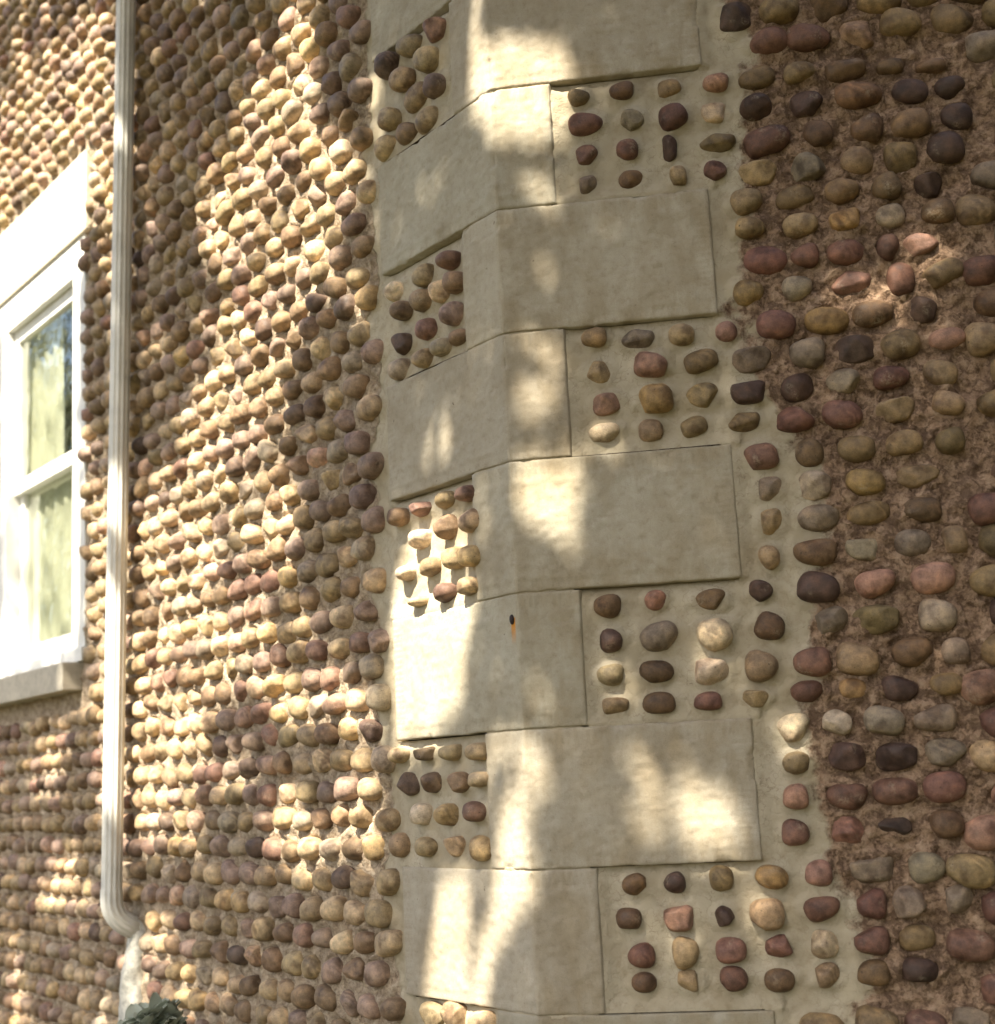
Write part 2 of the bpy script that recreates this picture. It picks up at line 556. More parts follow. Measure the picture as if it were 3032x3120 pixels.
# pointing in the bed joints across the shared arms of the quoins
for k in range(KMIN + 1, KMAX + 1):
    zj = ZO - k * H
    ss = np.linspace(-SHORT_L + 0.012, SHORT_R - 0.012, 90)
    zz = np.linspace(-0.006, 0.006, 5)
    Sg, Zg = np.meshgrid(ss, zz)
    s, z = Sg.ravel(), Zg.ravel()
    p3 = np.stack([s * 26, np.full_like(s, k * 5.3), z * 120], 1)
    d = 0.0042 + 0.0042 * fbm(p3, 60, 3) + 0.0012
    P = fold(s, zj + z, np.clip(d, 0.0015, 0.012))
    idx = np.arange(len(s)).reshape(len(zz), len(ss))
    q = np.stack([idx[:-1, :-1].ravel(), idx[:-1, 1:].ravel(), idx[1:, 1:].ravel(), idx[1:, :-1].ravel()], 1)
    mesh_obj('bed_joint', P, q.tolist(), M_MORTAR, house, attrs={'cement': np.full(len(s), 0.9), 'greyer': np.zeros(len(s))})

# ------------------------------------------------------------------ the cobbles: colours and positions
PAL = {
    'o': (0.232, 0.172, 0.092), 't': (0.335, 0.250, 0.150), 'y': (0.360, 0.252, 0.115), 'r': (0.185, 0.102, 0.078),
    'p': (0.320, 0.200, 0.148), 'd': (0.092, 0.060, 0.047), 'g': (0.250, 0.208, 0.155), 'w': (0.54, 0.455, 0.33),
    'b': (0.175, 0.114, 0.066), 'm': (0.200, 0.140, 0.112)}
ORG = {'3': (1950, 180), '4': (1950, 1100), '5': (1950, 2020), '1': (1000, 180), '2': (1000, 1100), '6': (1000, 2020)}
# measured cobbles of the front wall: sheet | cx cy w h tilt colour shape(e egg, f fractured)
FRONT = """
3|165 160 140 105 10 o e;440 132 140 100 5 p e;680 105 200 115 10 o e;925 75 170 110 8 o e;1195 60 225 110 5 b e;1450 35 150 90 0 b e;1690 30 160 80 0 b e
3|190 330 160 140 20 r e;430 295 140 130 0 w f;680 275 190 150 -5 d f;965 255 185 140 0 d f;1265 205 265 145 -5 b e;1570 180 200 130 -10 d e;1800 155 170 125 0 d e
3|170 510 90 150 0 d f;445 475 205 110 0 o f;740 465 245 155 12 r e;1035 425 160 145 0 b e;1315 395 175 160 0 b e;1570 370 220 155 8 b e;1840 330 170 150 0 d e
3|220 670 95 110 0 t e;435 640 125 110 0 r f;690 640 225 145 0 t f;985 625 195 175 -10 g f;1260 575 180 165 0 t e;1515 565 180 170 0 o e;1775 510 200 170 0 d e
3|620 815 175 140 10 t e;900 790 210 120 10 o e;1175 760 185 130 0 o e;1430 740 150 150 20 o e;1680 715 160 150 0 d f
3|640 970 160 115 -5 o e;930 955 195 130 5 t e;1195 925 175 130 10 y f;1455 905 160 135 8 g e;1730 880 180 140 0 b e
3|730 1160 235 150 -8 r e;955 1135 155 130 0 r e;1195 1115 210 140 -5 r e;1440 1090 125 150 0 r e;1640 1070 215 140 5 p f
3|625 1350 170 150 -25 y e;915 1320 165 135 5 g e;1225 1285 235 145 5 r f;1515 1275 150 190 0 r e;1760 1235 230 130 20 o e
3|240 1595 140 115 0 t e;500 1575 120 115 0 p e;790 1535 210 150 -5 r e;1085 1510 235 140 -5 y e;1355 1470 225 145 5 b e;1640 1455 160 150 -10 d f
3|355 1745 185 125 12 o e;655 1730 225 150 0 g f;970 1700 195 170 0 g e;1250 1680 245 155 3 d f;1515 1650 210 155 12 o e;1785 1620 200 120 10 p e;60 1770 180 140 -15 p e
4|90 215 190 160 0 y e;360 195 175 140 0 o f;635 170 200 140 0 d f;915 150 180 150 15 d f;1180 115 185 140 0 g f;1460 90 195 125 5 r e;1745 65 190 140 -15 t e
4|60 400 140 130 0 t e;315 375 145 115 15 o e;600 345 185 115 8 o f;895 330 210 150 5 r f;1175 305 215 150 -5 r e;1490 270 225 140 5 t f;1790 240 170 130 -20 t e
4|700 550 190 145 5 r e;985 530 155 160 0 o e;1260 505 205 145 0 o e;1535 470 200 130 8 o e;1805 460 160 145 10 o e
4|750 735 155 140 -5 g f;1020 720 180 160 0 w f;1310 700 210 140 -5 y e;1610 660 240 125 8 t f
4|760 925 140 145 0 t f;1040 905 225 145 0 g f;1330 880 240 130 8 o e;1640 855 215 140 -5 b e
4|755 1135 110 135 20 t e;1015 1105 235 150 -3 b e;1305 1080 205 145 -5 g f;1585 1050 195 145 0 g e;1825 1030 140 150 0 t e
4|700 1330 130 120 0 d f;1035 1310 235 170 -8 d e;1370 1285 220 145 15 p e;1705 1255 235 165 10 p e;90 1385 120 110 0 r f;410 1380 170 115 0 b f
4|1110 1505 200 145 10 g f;1375 1500 260 160 5 o f;1730 1475 200 180 -10 g e;755 1535 165 150 -15 b e;435 1585 190 175 10 w e;110 1600 215 160 10 g e
4|1000 1745 200 160 0 r e;1265 1730 230 180 -15 t e;1580 1690 225 160 0 b e;1835 1680 150 140 0 g e;705 1770 180 170 -10 t e;405 1800 210 150 -10 w f;95 1800 185 120 0 b e
5|110 230 180 115 0 b e;395 220 155 100 0 r e;675 200 150 105 -8 t f;970 165 180 120 0 r e;1235 150 155 120 -5 y e;1515 145 195 140 0 d e;1790 120 190 120 5 o e
5|895 375 190 150 15 w f;1150 350 165 145 -10 w f;1420 340 220 160 -10 g e;1710 320 235 150 0 g e
5|910 580 150 120 0 t f;1205 545 215 150 -5 d f;1495 545 235 150 5 d f;1775 520 230 150 -5 g f
5|905 775 140 135 0 p e;1205 775 220 150 -3 r e;1485 745 245 145 0 r e;1770 720 230 165 8 r e
5|905 985 150 145 0 r e;1220 975 190 150 0 r f;1485 950 195 120 -3 d f;1785 935 180 150 0 b e
5|200 1275 120 120 0 d e;470 1255 135 140 0 o e;765 1245 180 125 -10 y e;1040 1220 150 140 0 p e;1360 1190 260 150 5 g f;1670 1185 195 170 10 g e
5|230 1480 170 145 5 p f;495 1475 120 115 0 d f;740 1460 190 165 0 t e;1060 1425 200 130 12 r e;1345 1400 160 160 0 r e;1575 1395 200 180 -5 g f;1850 1370 170 150 0 g f
5|265 1685 145 170 0 t e;530 1670 165 135 0 r e;810 1650 160 120 15 r f;1075 1635 150 150 0 w f;1345 1615 190 150 0 r e;1610 1600 200 140 5 o e
5|280 1850 140 120 0 t f;545 1835 150 130 0 r e;810 1845 165 125 0 b e;1085 1815 150 130 5 t f;1360 1800 180 140 0 b e;1630 1790 200 140 0 d e
1|1455 215 120 100 10 o e;1700 180 135 100 5 b e;1490 370 190 125 -5 r e;1760 345 130 120 0 g f;1495 550 125 115 0 r f;1735 520 120 110 0 r e;1500 720 115 110 0 g f;1755 690 135 110 0 b f
1|1540 1610 140 110 0 o e;1790 1615 190 120 0 g f
2|1570 60 145 130 0 t f;1610 245 165 120 10 p f;1600 415 175 115 0 w e;1620 1420 150 130 0 b e;1640 1620 125 130 0 d e;1635 1820 150 120 5 t e
6|1665 250 150 95 0 t e;1780 1290 150 120 0 b f;1745 1490 140 120 0 b e;1815 1700 150 140 0 r e;1830 1860 140 110 0 b e
"""
SIDE = """
1|675 1160 105 95 0 r e;520 1255 120 130 10 o e;360 1345 100 120 0 w f;710 1285 70 130 0 b e;620 1340 100 130 0 t f;515 1395 115 130 0 o e;395 1455 110 110 0 b e;690 1475 100 140 0 m e;540 1560 125 125 0 r e;395 1645 135 130 0 d f;725 1605 60 95 0 b e;640 1670 85 110 0 g e;530 1735 95 110 0 o e;380 1800 110 130 0 g e
2|775 765 65 90 0 r e;645 800 100 105 0 o e;510 855 135 85 0 r f;385 900 95 105 0 b e;800 920 70 140 0 t e;660 960 125 140 0 b f;500 1030 135 110 0 w e;810 1130 60 120 0 y e;700 1140 105 130 0 o e;560 1190 110 110 0 o e;420 1230 110 90 0 w e;795 1300 90 105 0 t e;655 1340 75 115 0 r e;495 1395 80 60 0 t e
6|530 525 100 85 0 b f;675 520 110 95 0 o e;830 515 95 100 0 o e;385 535 90 90 0 t e;430 705 140 135 0 d f;570 695 85 120 0 b f;730 695 80 120 0 b f;850 675 95 90 0 t e;505 885 135 135 0 w e;660 885 135 130 0 y f;825 865 135 120 0 r e;385 1060 100 140 0 b e;540 1070 110 115 0 o e;695 1060 120 130 0 t f;855 1080 90 150 0 y e
"""


def parse(txt):
    out = []
    for ln in txt.strip().splitlines():
        o, body = ln.split('|')
        ox, oy = ORG[o]
        for it in body.split(';'):
            a = it.split()
            k = 1.904
            out.append((ox + float(a[0]) / k, oy + float(a[1]) / k, float(a[2]) / k, float(a[3]) / k, float(a[4]), a[5], a[6]))
    return out


stones = []                                 # dicts: side, u, z, w, h, dep, rot, colour, shape
for (x, y, w, h, rot, c, sh) in parse(FRONT):
    u, z = unproj(x, y, 'R', 0.0)
    dist = proj(ptR(u, 0, z))[2]
    stones.append(dict(side='R', u=u, z=z, w=w * dist / FPX, h=h * dist / FPX, rot=rot, c=c, sh=sh, own=True))
for (x, y, w, h, rot, c, sh) in parse(SIDE):
    u, z = unproj(x, y, 'L', 0.012)
    P = ptL(u, 0, z)
    dist = proj(P)[2]
    ww = w * dist / FPX / 0.86
    stones.append(dict(side='L', u=u, z=z, w=min(max(ww, 0.06), 0.095), h=h * dist / FPX, rot=rot, c=c, sh=sh, own=True))

MIXC = 'oooooooottttttttbbbbbmmmmmrrpggyd'
MIXR = 'oooottbbbrrrrddpgg'


def gen(side, u0, u1, z0, z1, pitch, mix, phase=0.0, skip=None):
    rows = range(int(math.floor((ZO - z1) / 0.07)), int(math.ceil((ZO - z0) / 0.07)) + 1)
    for i in rows:
        z = ZO - (i + 0.5) * 0.07
        u = u0 + (0.5 * pitch if i % 2 else 0.0) + phase + rng.uniform(-0.012, 0.012)
        while u < u1:
            pp = pitch * rng.uniform(0.90, 1.10)
            st = dict(side=side, u=u + rng.normal(0, 0.004), z=z + rng.normal(0, 0.004), w=pp * rng.uniform(0.76, 0.93),
                      h=0.07 * rng.uniform(0.76, 0.94), rot=rng.normal(0, 9), c=mix[rng.integers(len(mix))],
                      sh='f' if rng.random() < 0.25 else 'e', own=False)
            u += pp
            if skip is None or not skip(st):
                stones.append(st)


WT0, WT1, WZ0, WZ1 = 2.47, 3.45, ZO - 1.03, ZO + 0.51      # window opening
LT0, LT1, LZ1 = 2.43, 3.50, ZO + 0.815                      # lintel
manual_pts = [(s['side'], s['u'], s['z']) for s in stones]


def near_manual(s, r=0.062):
    return any(m_[0] == s['side'] and abs(m_[1] - s['u']) < r and abs(m_[2] - s['z']) < 0.048 for m_ in manual_pts)


def skipL(s):
    t, z = s['u'], s['z']
    if WT0 - 0.03 < t < WT1 + 0.05 and WZ0 - 0.14 < z < WZ1 + 0.02:
        return True
    if LT0 - 0.03 < t < LT1 + 0.05 and WZ1 - 0.03 < z < LZ1 + 0.03:
        return True
    if abs(t - 2.02) < 0.06 and ZO - 2.12 < z < ZO - 1.84:
        return True
    return near_manual(s)


gen('L', 0.55, 4.93, ZO - 2.75, ZO + 2.35, 0.100, MIXC, 0.0, skipL)
# short-quoin notches on the side wall that were not measured one by one
for k in (-7, -5, -3, -1, 7, 9):
    gen('L', 0.205, 0.45, ZO - (k + 1) * H + 0.01, ZO - k * H - 0.01, 0.098, MIXC, 0.0, lambda s, k=k: not (ZO - (k + 1) * H < s['z'] < ZO - k * H) or near_manual(s))


def skipR(s):
    x, y, _ = proj(ptR(s['u'], 0, s['z']))
    if 1650 < x < 2925 and 185 < y < 3050:
        return True
    return near_manual(s)


gen('R', 0.53, 2.1, ZO - 2.6, ZO + 1.0, 0.100, MIXR, 0.02, skipR)
for k in (-4, -2, 8):
    gen('R', 0.20, 0.45, ZO - (k + 1) * H + 0.01, ZO - k * H - 0.01, 0.095, MIXR, 0.0, lambda s, k=k: not (ZO - (k + 1) * H < s['z'] < ZO - k * H) or near_manual(s) or skipR(s))

# ------------------------------------------------------------------ cobble shapes
bm = bmesh.new()
bmesh.ops.create_icosphere(bm, subdivisions=4, radius=1.0)
ICO_V = np.array([v.co[:] for v in bm.verts])
ICO_F = np.array([[v.index for v in f.verts] for f in bm.faces])
bm.free()
bm = bmesh.new()
bmesh.ops.create_icosphere(bm, subdivisions=2, radius=1.0)
ICO2_V = np.array([v.co[:] for v in bm.verts])
ICO2_F = np.array([[v.index for v in f.verts] for f in bm.faces])
bm.free()
bm = bmesh.new()
bmesh.ops.create_icosphere(bm, subdivisions=3, radius=1.0)
ICO3_V = np.array([v.co[:] for v in bm.verts])
ICO3_F = np.array([[v.index for v in f.verts] for f in bm.faces])
bm.free()


def smooth_pass(p):
    F_ = ICO_F if len(p) == len(ICO_V) else ICO3_F if len(p) == len(ICO3_V) else ICO2_F
    acc, cnt = np.zeros_like(p), np.zeros(len(p))
    for i_, j_ in ((0, 1), (1, 2), (2, 0)):
        np.add.at(acc, F_[:, i_], p[F_[:, j_]])
        np.add.at(acc, F_[:, j_], p[F_[:, i_]])
        np.add.at(cnt, F_[:, i_], 1)
        np.add.at(cnt, F_[:, j_], 1)
    return 0.35 * p + 0.65 * acc / cnt[:, None]


def shape(V, seed, kind):
    r = np.random.default_rng(1000 + seed)
    p = V.copy()
    e = r.uniform(0.72, 1.0)
    p = np.sign(p) * np.abs(p) ** e
    q_ = r.uniform(2.15, 3.0)
    p /= (np.abs(p) ** q_).sum(1)[:, None] ** (1 / q_)
    p[:, 2] *= 1 + r.uniform(-0.22, 0.22) * p[:, 0]
    p[:, 0] *= 1 + r.uniform(-0.14, 0.14) * p[:, 2]
    off = r.uniform(0, 50, 3)
    p *= (1 + 0.10 * fbm(p * 1.1 + off, seed, 2))[:, None]
    if kind == 'f':
        for _ in range(r.integers(4, 7)):
            n = r.normal(0, 1, 3)
            n[1] = -abs(n[1]) * 1.5 - 0.15
            n /= np.linalg.norm(n)
            d0 = r.uniform(0.66, 0.90)
            h = p @ n - d0
            p = p - n * np.maximum(h, 0)[:, None] * 0.88
        for _ in range(2 if len(p) > 1000 else 1 if len(p) > 300 else 0):          # water has worn the broken edges round
            p = smooth_pass(p)
        p *= (1 + 0.035 * fbm(p * 3.0 + off, seed + 5, 3))[:, None]
    else:
        if r.random() < 0.45:                 # one worn flat
            n = r.normal(0, 1, 3)
            n[1] = -abs(n[1])
            n /= np.linalg.norm(n)
            h = p @ n - r.uniform(0.72, 0.9)
            p = p - n * np.maximum(h, 0)[:, None] * 0.8
        p *= (1 + 0.02 * fbm(p * 4 + off, seed + 9, 2))[:, None]
    p[:, 0] /= np.abs(p[:, 0]).max()
    p[:, 2] /= np.abs(p[:, 2]).max()
    return p


NE, NF = 26, 18
VAR = {'e': [shape(ICO3_V, i, 'e') for i in range(NE)], 'f': [shape(ICO_V, 100 + i, 'f') for i in range(NF)]}
VFACE = {'e': ICO3_F, 'f': ICO_F}
VAR_LO = {'e': VAR['e'], 'f': [shape(ICO3_V, 100 + i, 'f') for i in range(NF)]}
VAR_FAR = {'e': [shape(ICO2_V, i, 'e') for i in range(NE)], 'f': [shape(ICO2_V, 100 + i, 'f') for i in range(NF)]}
MESHES = {}
for kd in 'ef':
    for i, vv in enumerate(VAR[kd]):
        me = bpy.data.meshes.new('cobblestone')
        me.from_pydata([tuple(v) for v in vv], [], VFACE[kd].tolist())
        me.polygons.foreach_set('use_smooth', [True] * len(me.polygons))
        me.materials.append(M_STONE)
        MESHES[kd, i] = me

REC = {'L': 0.018, 'R': 0.016}              # mortar bed below the quoin face
for s in stones:
    s['dep'] = min(s['w'], s['h'] * 1.2) * 0.5 * rng.uniform(0.92, 1.10)
    if s['side'] == 'L':
        s['dep'] = 0.034 * rng.uniform(0.9, 1.12)
        s['in'] = 0.010 + rng.normal(0, 0.003)
    else:
        s['dep'] = np.clip(s['dep'], 0.026, 0.036)
        s['in'] = 0.013 + rng.normal(0, 0.003)
    f_ = s['side'] == 'L'
    P = ptL(s['u'], -s['in'], s['z']) if f_ else ptR(s['u'], -s['in'], s['z'])
    s['P'] = P
    x, y, dd = proj(P)
    s['size'] = s['w'] * s['h'] / dd ** 2 if (-10 < x < 3042 and -10 < y < 3130) else 0.0
    j = float(np.exp(rng.normal(0, 0.16)))
    c = np.array(PAL[s['c']]) * j * np.exp(rng.normal(0, 0.022, 3))
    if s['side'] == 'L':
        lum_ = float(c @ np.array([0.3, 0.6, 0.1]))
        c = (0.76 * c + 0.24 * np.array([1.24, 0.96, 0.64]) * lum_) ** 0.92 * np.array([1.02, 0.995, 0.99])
        c = c * 1.12                          # side-wall stones coloured paler to stand for its stronger light
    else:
        c = c * np.array([0.84, 0.79, 0.77])  # front-wall stones coloured darker to stand for the shade there
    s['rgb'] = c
    s['w'] *= 1.10 if s['side'] == 'R' else 1.04 if s['own'] else 0.97
    s['h'] *= 1.12 if s['side'] == 'R' else 1.04 if s['own'] else 0.98
    s['var'] = int(rng.integers(NE if s['sh'] == 'e' else NF))
for s in stones:
    if s['own']:
        s['size'] += 1.0 * (s['size'] > 0)
stones.sort(key=lambda s: -s['size'])
N_OWN = 300

# ------------------------------------------------------------------ mortar sheets
Rz0, Rz1 = 0.0, ZO + 2.7


def boundary_cement_R(u, z):
    """old repair in smooth cement round the front-wall quoins: how far out it reaches"""
    k = np.floor((ZO - z) / H)
    z_ = ZO - z
    edge = 0.57 + 0.035 * np.sin(z_ * 7.0 + 0.6) + 0.03 * np.sin(z_ * 2.3 + 4.2)
    return 1 - sstep(edge - 0.05, edge + 0.05, u)


def wall_sheet(side):
    if side == 'R':
        us = np.concatenate([np.arange(0.10, 1.26, 0.0058), np.arange(1.27, 2.4, 0.06)])
        zs = np.concatenate([np.arange(0, ZO - 2.15, 0.08), np.arange(ZO - 2.15, ZO + 0.30, 0.0058), np.arange(ZO + 0.32, Rz1, 0.08)])
    else:
        us = np.concatenate([np.arange(0.10, 2.40, 0.0072), np.arange(2.40, 3.55, 0.009), np.arange(3.57, 5.0, 0.06)])
        us = np.unique(np.concatenate([us, [WT0, WT1]]))
        zs = np.concatenate([np.arange(0, ZO - 2.4, 0.08), np.arange(ZO - 2.4, ZO + 1.95, 0.0078), np.arange(ZO + 1.97, Rz1, 0.08)])
        zs = np.unique(np.concatenate([zs, [WZ0, WZ1]]))
    U, Z = np.meshgrid(us, zs)
    u, z = U.ravel(), Z.ravel()
    mine = [s for s in stones if s['side'] == side]
    kd = kdtree.KDTree(len(mine))
    AX = 0.05 / 0.035
    for i, s in enumerate(mine):
        kd.insert((s['u'], s['z'] * AX, 0), i)
    kd.balance()
    near = np.zeros(len(u), int)
    d1 = np.full(len(u), 9.0)
    d2 = np.full(len(u), 9.0)
    for i, (a, b) in enumerate(zip(u.tolist(), (z * AX).tolist())):
        f = kd.find_n((a, b, 0), 2)
        d1[i], d2[i] = f[0][2], f[1][2]
        near[i] = f[0][1]
    p3 = np.stack([u, z, np.full_like(u, 5.0 if side == 'R' else 9.0)], 1)
    k = np.floor((ZO - z) / H).astype(int)
    kc = np.clip(k, KMIN, KMAX)
    ends = np.array([arms(q)[0 if side == 'L' else 1] for q in range(KMIN, KMAX + 1)])
    end = ends[kc - KMIN]
    endb = ends[np.clip(kc + 1, KMIN, KMAX) - KMIN]           # block below
    if side == 'R':
        cem = boundary_cement_R(u + 0.07 * fbm(p3 * 11, 41, 4), z)
        ridge_a, rough_a = 0.006, 0.009
    else:
        e2 = np.where(end > 0.3, end, np.maximum(end, 0.30))
        cem = 1 - sstep(0.02, 0.06, u - np.maximum(e2 + 0.02, 0.50) + 0.045 * vnoise(p3 * 9, 41))
        ridge_a, rough_a = 0.014, 0.005
    rg = 1 - cem
    gap = (d2 - d1) / 0.05
    ridge = np.exp(-np.clip(gap, 0, 5) * 3.0) * sstep(0.024, 0.045, d1)
    su, sz_ = np.array([q_['u'] for q_ in mine])[near], np.array([q_['z'] for q_ in mine])[near]
    sw, sh_ = np.array([q_['w'] for q_ in mine])[near], np.array([q_['h'] for q_ in mine])[near]
    rr = np.sqrt(((u - su) / (sw / 2)) ** 2 + ((z - sz_) / (sh_ / 2)) ** 2) + 0.22 * vnoise(p3 * 45, 71)
    fillet = sstep(1.55, 0.98, rr)
    moat = sstep(1.12, 1.02, rr) * sstep(0.0, 0.5, vnoise(p3 * 30, 73))
    d = REC[side] - ridge * ridge_a * (0.25 + 0.75 * rg) - fillet * 0.0115 * (0.75 + 0.25 * rg) * (0.7 + 0.5 * vnoise(p3 * 26, 75)) + moat * 0.006 * rg
    d = d - rough_a * (0.15 + 0.85 * rg) * fbm(p3 * 32, 51, 4, 0.6) - 0.0025 * fbm(p3 * 8, 52, 2)
    d = d - rg * 0.006 * sstep(0.15, 0.5, fbm(p3 * 16, 57, 3))
    d = d + rg * 0.007 * sstep(0.1, 0.45, fbm(p3 * 22, 59, 3))
    # smeared pointing rises to the blocks: above the long block below, and beyond the block end
    over = (endb > 0.3) & (u < endb + 0.02)
    ztop = ZO - (k + 1) * H
    rise = np.where(over, 1 - sstep(0.0, 0.040, z - ztop), 0.0)
    rise = np.maximum(rise, (1 - sstep(0.0, 0.032, u - end)) * 0.8)
    rise = rise * (0.75 + 0.25 * vnoise(p3 * 14, 54))
    under = np.where((np.array([arms(q)[0 if side == 'L' else 1] for q in range(KMIN - 0, KMAX + 1)])[np.clip(kc - 1, KMIN, KMAX) - KMIN] > 0.3) & (u < 0.45),
                     sstep(0.03, 0.0, (ZO - k * H) - z), 0.0)
    d = d * (1 - 0.8 * np.clip(rise, 0, 1)) + under * 0.006
    upb = (ends[np.clip(kc - 1, KMIN, KMAX) - KMIN] > u - 0.001)
    behind = (u < end - 0.007) & (((ZO - k * H) - z > 0.009) | upb)
    d = np.where(behind, 0.03, d)
    d = np.maximum(d, np.where(u < 0.5, 0.0022, -0.02))
    base = (L[None, :] * u[:, None] - NL[None, :] * d[:, None]) if side == 'L' else np.stack([u, d, np.zeros_like(u)], 1)
    P = base.copy()
    P[:, 2] = z
    nS, nZ = len(us), len(zs)
    idx = np.arange(nS * nZ).reshape(nZ, nS)
    q = np.stack([idx[:-1, :-1], idx[:-1, 1:], idx[1:, 1:], idx[1:, :-1]], -1)
    keep = np.ones(q.shape[:2], bool)
    uc = 0.5 * (us[:-1] + us[1:])
    zc = 0.5 * (zs[:-1] + zs[1:])
    UC, ZC = np.meshgrid(uc, zc)
    if side == 'L':
        keep &= ~((UC > WT0) & (UC < WT1) & (ZC > WZ0) & (ZC < WZ1))
    # inside the blocks nothing is needed
    kk = np.clip(np.floor((ZO - ZC) / H).astype(int), KMIN, KMAX)
    inside = UC < ends[kk - KMIN] - 0.02
    keep &= ~inside
    q = q[keep]
    if side == 'L':
        q = q[:, ::-1]
    faces = q.tolist()
    verts = P.tolist()
    # the masonry behind: a back face and rims make the wall 0.35 m thick
    b0 = len(verts)
    u0_, u1_ = us[-1], 0.0
    inn = -NL if side == 'L' else -NR
    ax = L if side == 'L' else np.array([1.0, 0, 0])
    for (uu, zz_) in ((0.05, 0.0), (us[-1], 0.0), (us[-1], zs[-1]), (0.05, zs[-1])):
        for dd in (0.02, 0.35):
            if side == 'L':
                continue
            verts.append((ax * uu + inn * dd + np.array([0, 0, zz_])).tolist())
    if side == 'R':
        f4 = [(b0, b0 + 2, b0 + 3, b0 + 1), (b0 + 2, b0 + 4, b0 + 5, b0 + 3), (b0 + 4, b0 + 6, b0 + 7, b0 + 5), (b0 + 6, b0, b0 + 1, b0 + 7), (b0 + 1, b0 + 3, b0 + 5, b0 + 7)]
        faces += f4
    else:
        for (ua, ub, za, zb_) in ((0.05, WT0 - 0.001, 0, zs[-1]), (WT1 + 0.001, us[-1], 0, zs[-1]), (WT0 - 0.001, WT1 + 0.001, 0, WZ0 - 0.12), (WT0 - 0.001, WT1 + 0.001, WZ1 + 0.01, zs[-1])):
            c0 = len(verts)
            for (uu, zz_) in ((ua, za), (ub, za), (ub, zb_), (ua, zb_)):
                for dd in (0.034, 0.35):
                    verts.append((ax * uu + inn * dd + np.array([0, 0, zz_])).tolist())
            faces += [(c0, c0 + 2, c0 + 3, c0 + 1), (c0 + 2, c0 + 4, c0 + 5, c0 + 3), (c0 + 4, c0 + 6, c0 + 7, c0 + 5), (c0 + 6, c0, c0 + 1, c0 + 7), (c0 + 1, c0 + 3, c0 + 5, c0 + 7)]
    ex = len(verts) - len(u)
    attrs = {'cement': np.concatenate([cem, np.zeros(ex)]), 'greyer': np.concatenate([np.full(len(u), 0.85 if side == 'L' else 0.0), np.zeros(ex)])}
    return mesh_obj('wall', verts, faces, M_MORTAR, house, attrs=attrs)


wallR = tag(wall_sheet('R'), 'shaded front wall with cobbles widely set in cracked tan mortar')
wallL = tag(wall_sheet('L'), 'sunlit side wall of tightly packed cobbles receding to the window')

# ------------------------------------------------------------------ lay the cobbles
massV, massF, massC, nv = [], [], [], 0
RZ = {'L': -math.pi / 4, 'R': 0.0}
for i, s in enumerate(stones):
    sc = np.array([s['w'] / 2, s['dep'], s['h'] / 2])
    rot = math.radians(s['rot'])
    if i < N_OWN and s['size'] > 0:
        o = bpy.data.objects.new('cobblestone', MESHES[s['sh'], s['var']])
        COL.objects.link(o)
        o.parent = wallL if s['side'] == 'L' else wallR
        M3 = Matrix.Rotation(RZ[s['side']], 4, 'Z') @ Matrix.Rotation(-rot, 4, 'Y')
        o.matrix_local = Matrix.Translation(Vector(s['P'])) @ M3 @ Matrix.Diagonal((*sc, 1.0))
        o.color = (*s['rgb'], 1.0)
    else:
        far = (s['side'] == 'L' and s['u'] > 2.15) or s['size'] == 0
        V = (VAR_FAR if far else VAR_LO)[s['sh']][s['var']] * sc
        c, sn = math.cos(rot), math.sin(rot)
        V = np.stack([V[:, 0] * c - V[:, 2] * sn, V[:, 1], V[:, 0] * sn + V[:, 2] * c], 1)
        a = RZ[s['side']]
        V = np.stack([V[:, 0] * math.cos(a) - V[:, 1] * math.sin(a), V[:, 0] * math.sin(a) + V[:, 1] * math.cos(a), V[:, 2]], 1) + s['P']
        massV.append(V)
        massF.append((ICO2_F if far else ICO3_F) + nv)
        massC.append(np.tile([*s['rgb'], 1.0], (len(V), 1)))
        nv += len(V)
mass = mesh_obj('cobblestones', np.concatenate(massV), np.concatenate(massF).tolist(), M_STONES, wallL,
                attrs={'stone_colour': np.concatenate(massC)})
tag(mass, 'the many smaller cobbles farther along the side wall', kind='stuff')

# ------------------------------------------------------------------ lintel, window
boxes('lintel', M_LINTEL, wallL, [(LT0, LT1, -0.12, 0.006, WZ1, LZ1)], bev=0.006)
window = boxes('window', M_PAINT, house, [(WT0 + 0.001, WT0 + 0.125, -0.13, -0.008, ZO - 0.98, ZO + 0.375), (WT1 - 0.125, WT1 - 0.001, -0.13, -0.008, ZO - 0.98, ZO + 0.375),
                                      (WT0 + 0.001, WT1 - 0.001, -0.13, -0.006, ZO + 0.376, WZ1 - 0.001),
                                      (WT0 + 0.001, WT1 - 0.001, -0.13, 0.004, WZ0 + 0.001, ZO - 0.981)], bev=0.003)
tag(window, 'white painted sash window under the flat stone lintel')
A0, A1 = WT0 + 0.126, WT1 - 0.126
for (za, zb_, dd) in ((ZO - 0.30, ZO + 0.374, -0.035), (ZO - 0.978, ZO - 0.245, -0.062)):
    lowr = dd < -0.05
    r0 = 0.075 if lowr else 0.055
    boxes('sash', M_PAINT, window, [(A0, A0 + 0.045, dd - 0.025, dd, za, zb_), (A1 - 0.045, A1, dd - 0.025, dd, za, zb_),
                                    (A0 + 0.046, A1 - 0.046, dd - 0.025, dd - 0.001, za, za + r0), (A0 + 0.046, A1 - 0.046, dd - 0.025, dd - 0.001, zb_ - 0.05, zb_)], bev=0.003)
mt, nt, bs = new_mat('window_glass')
gl = nd(nt, 'ShaderNodeBsdfGlossy')
gl.inputs['Roughness'].default_value = 0.03
gl.inputs['Color'].default_value = (0.95, 0.97, 0.93, 1)
trn = nd(nt, 'ShaderNodeBsdfTransparent')
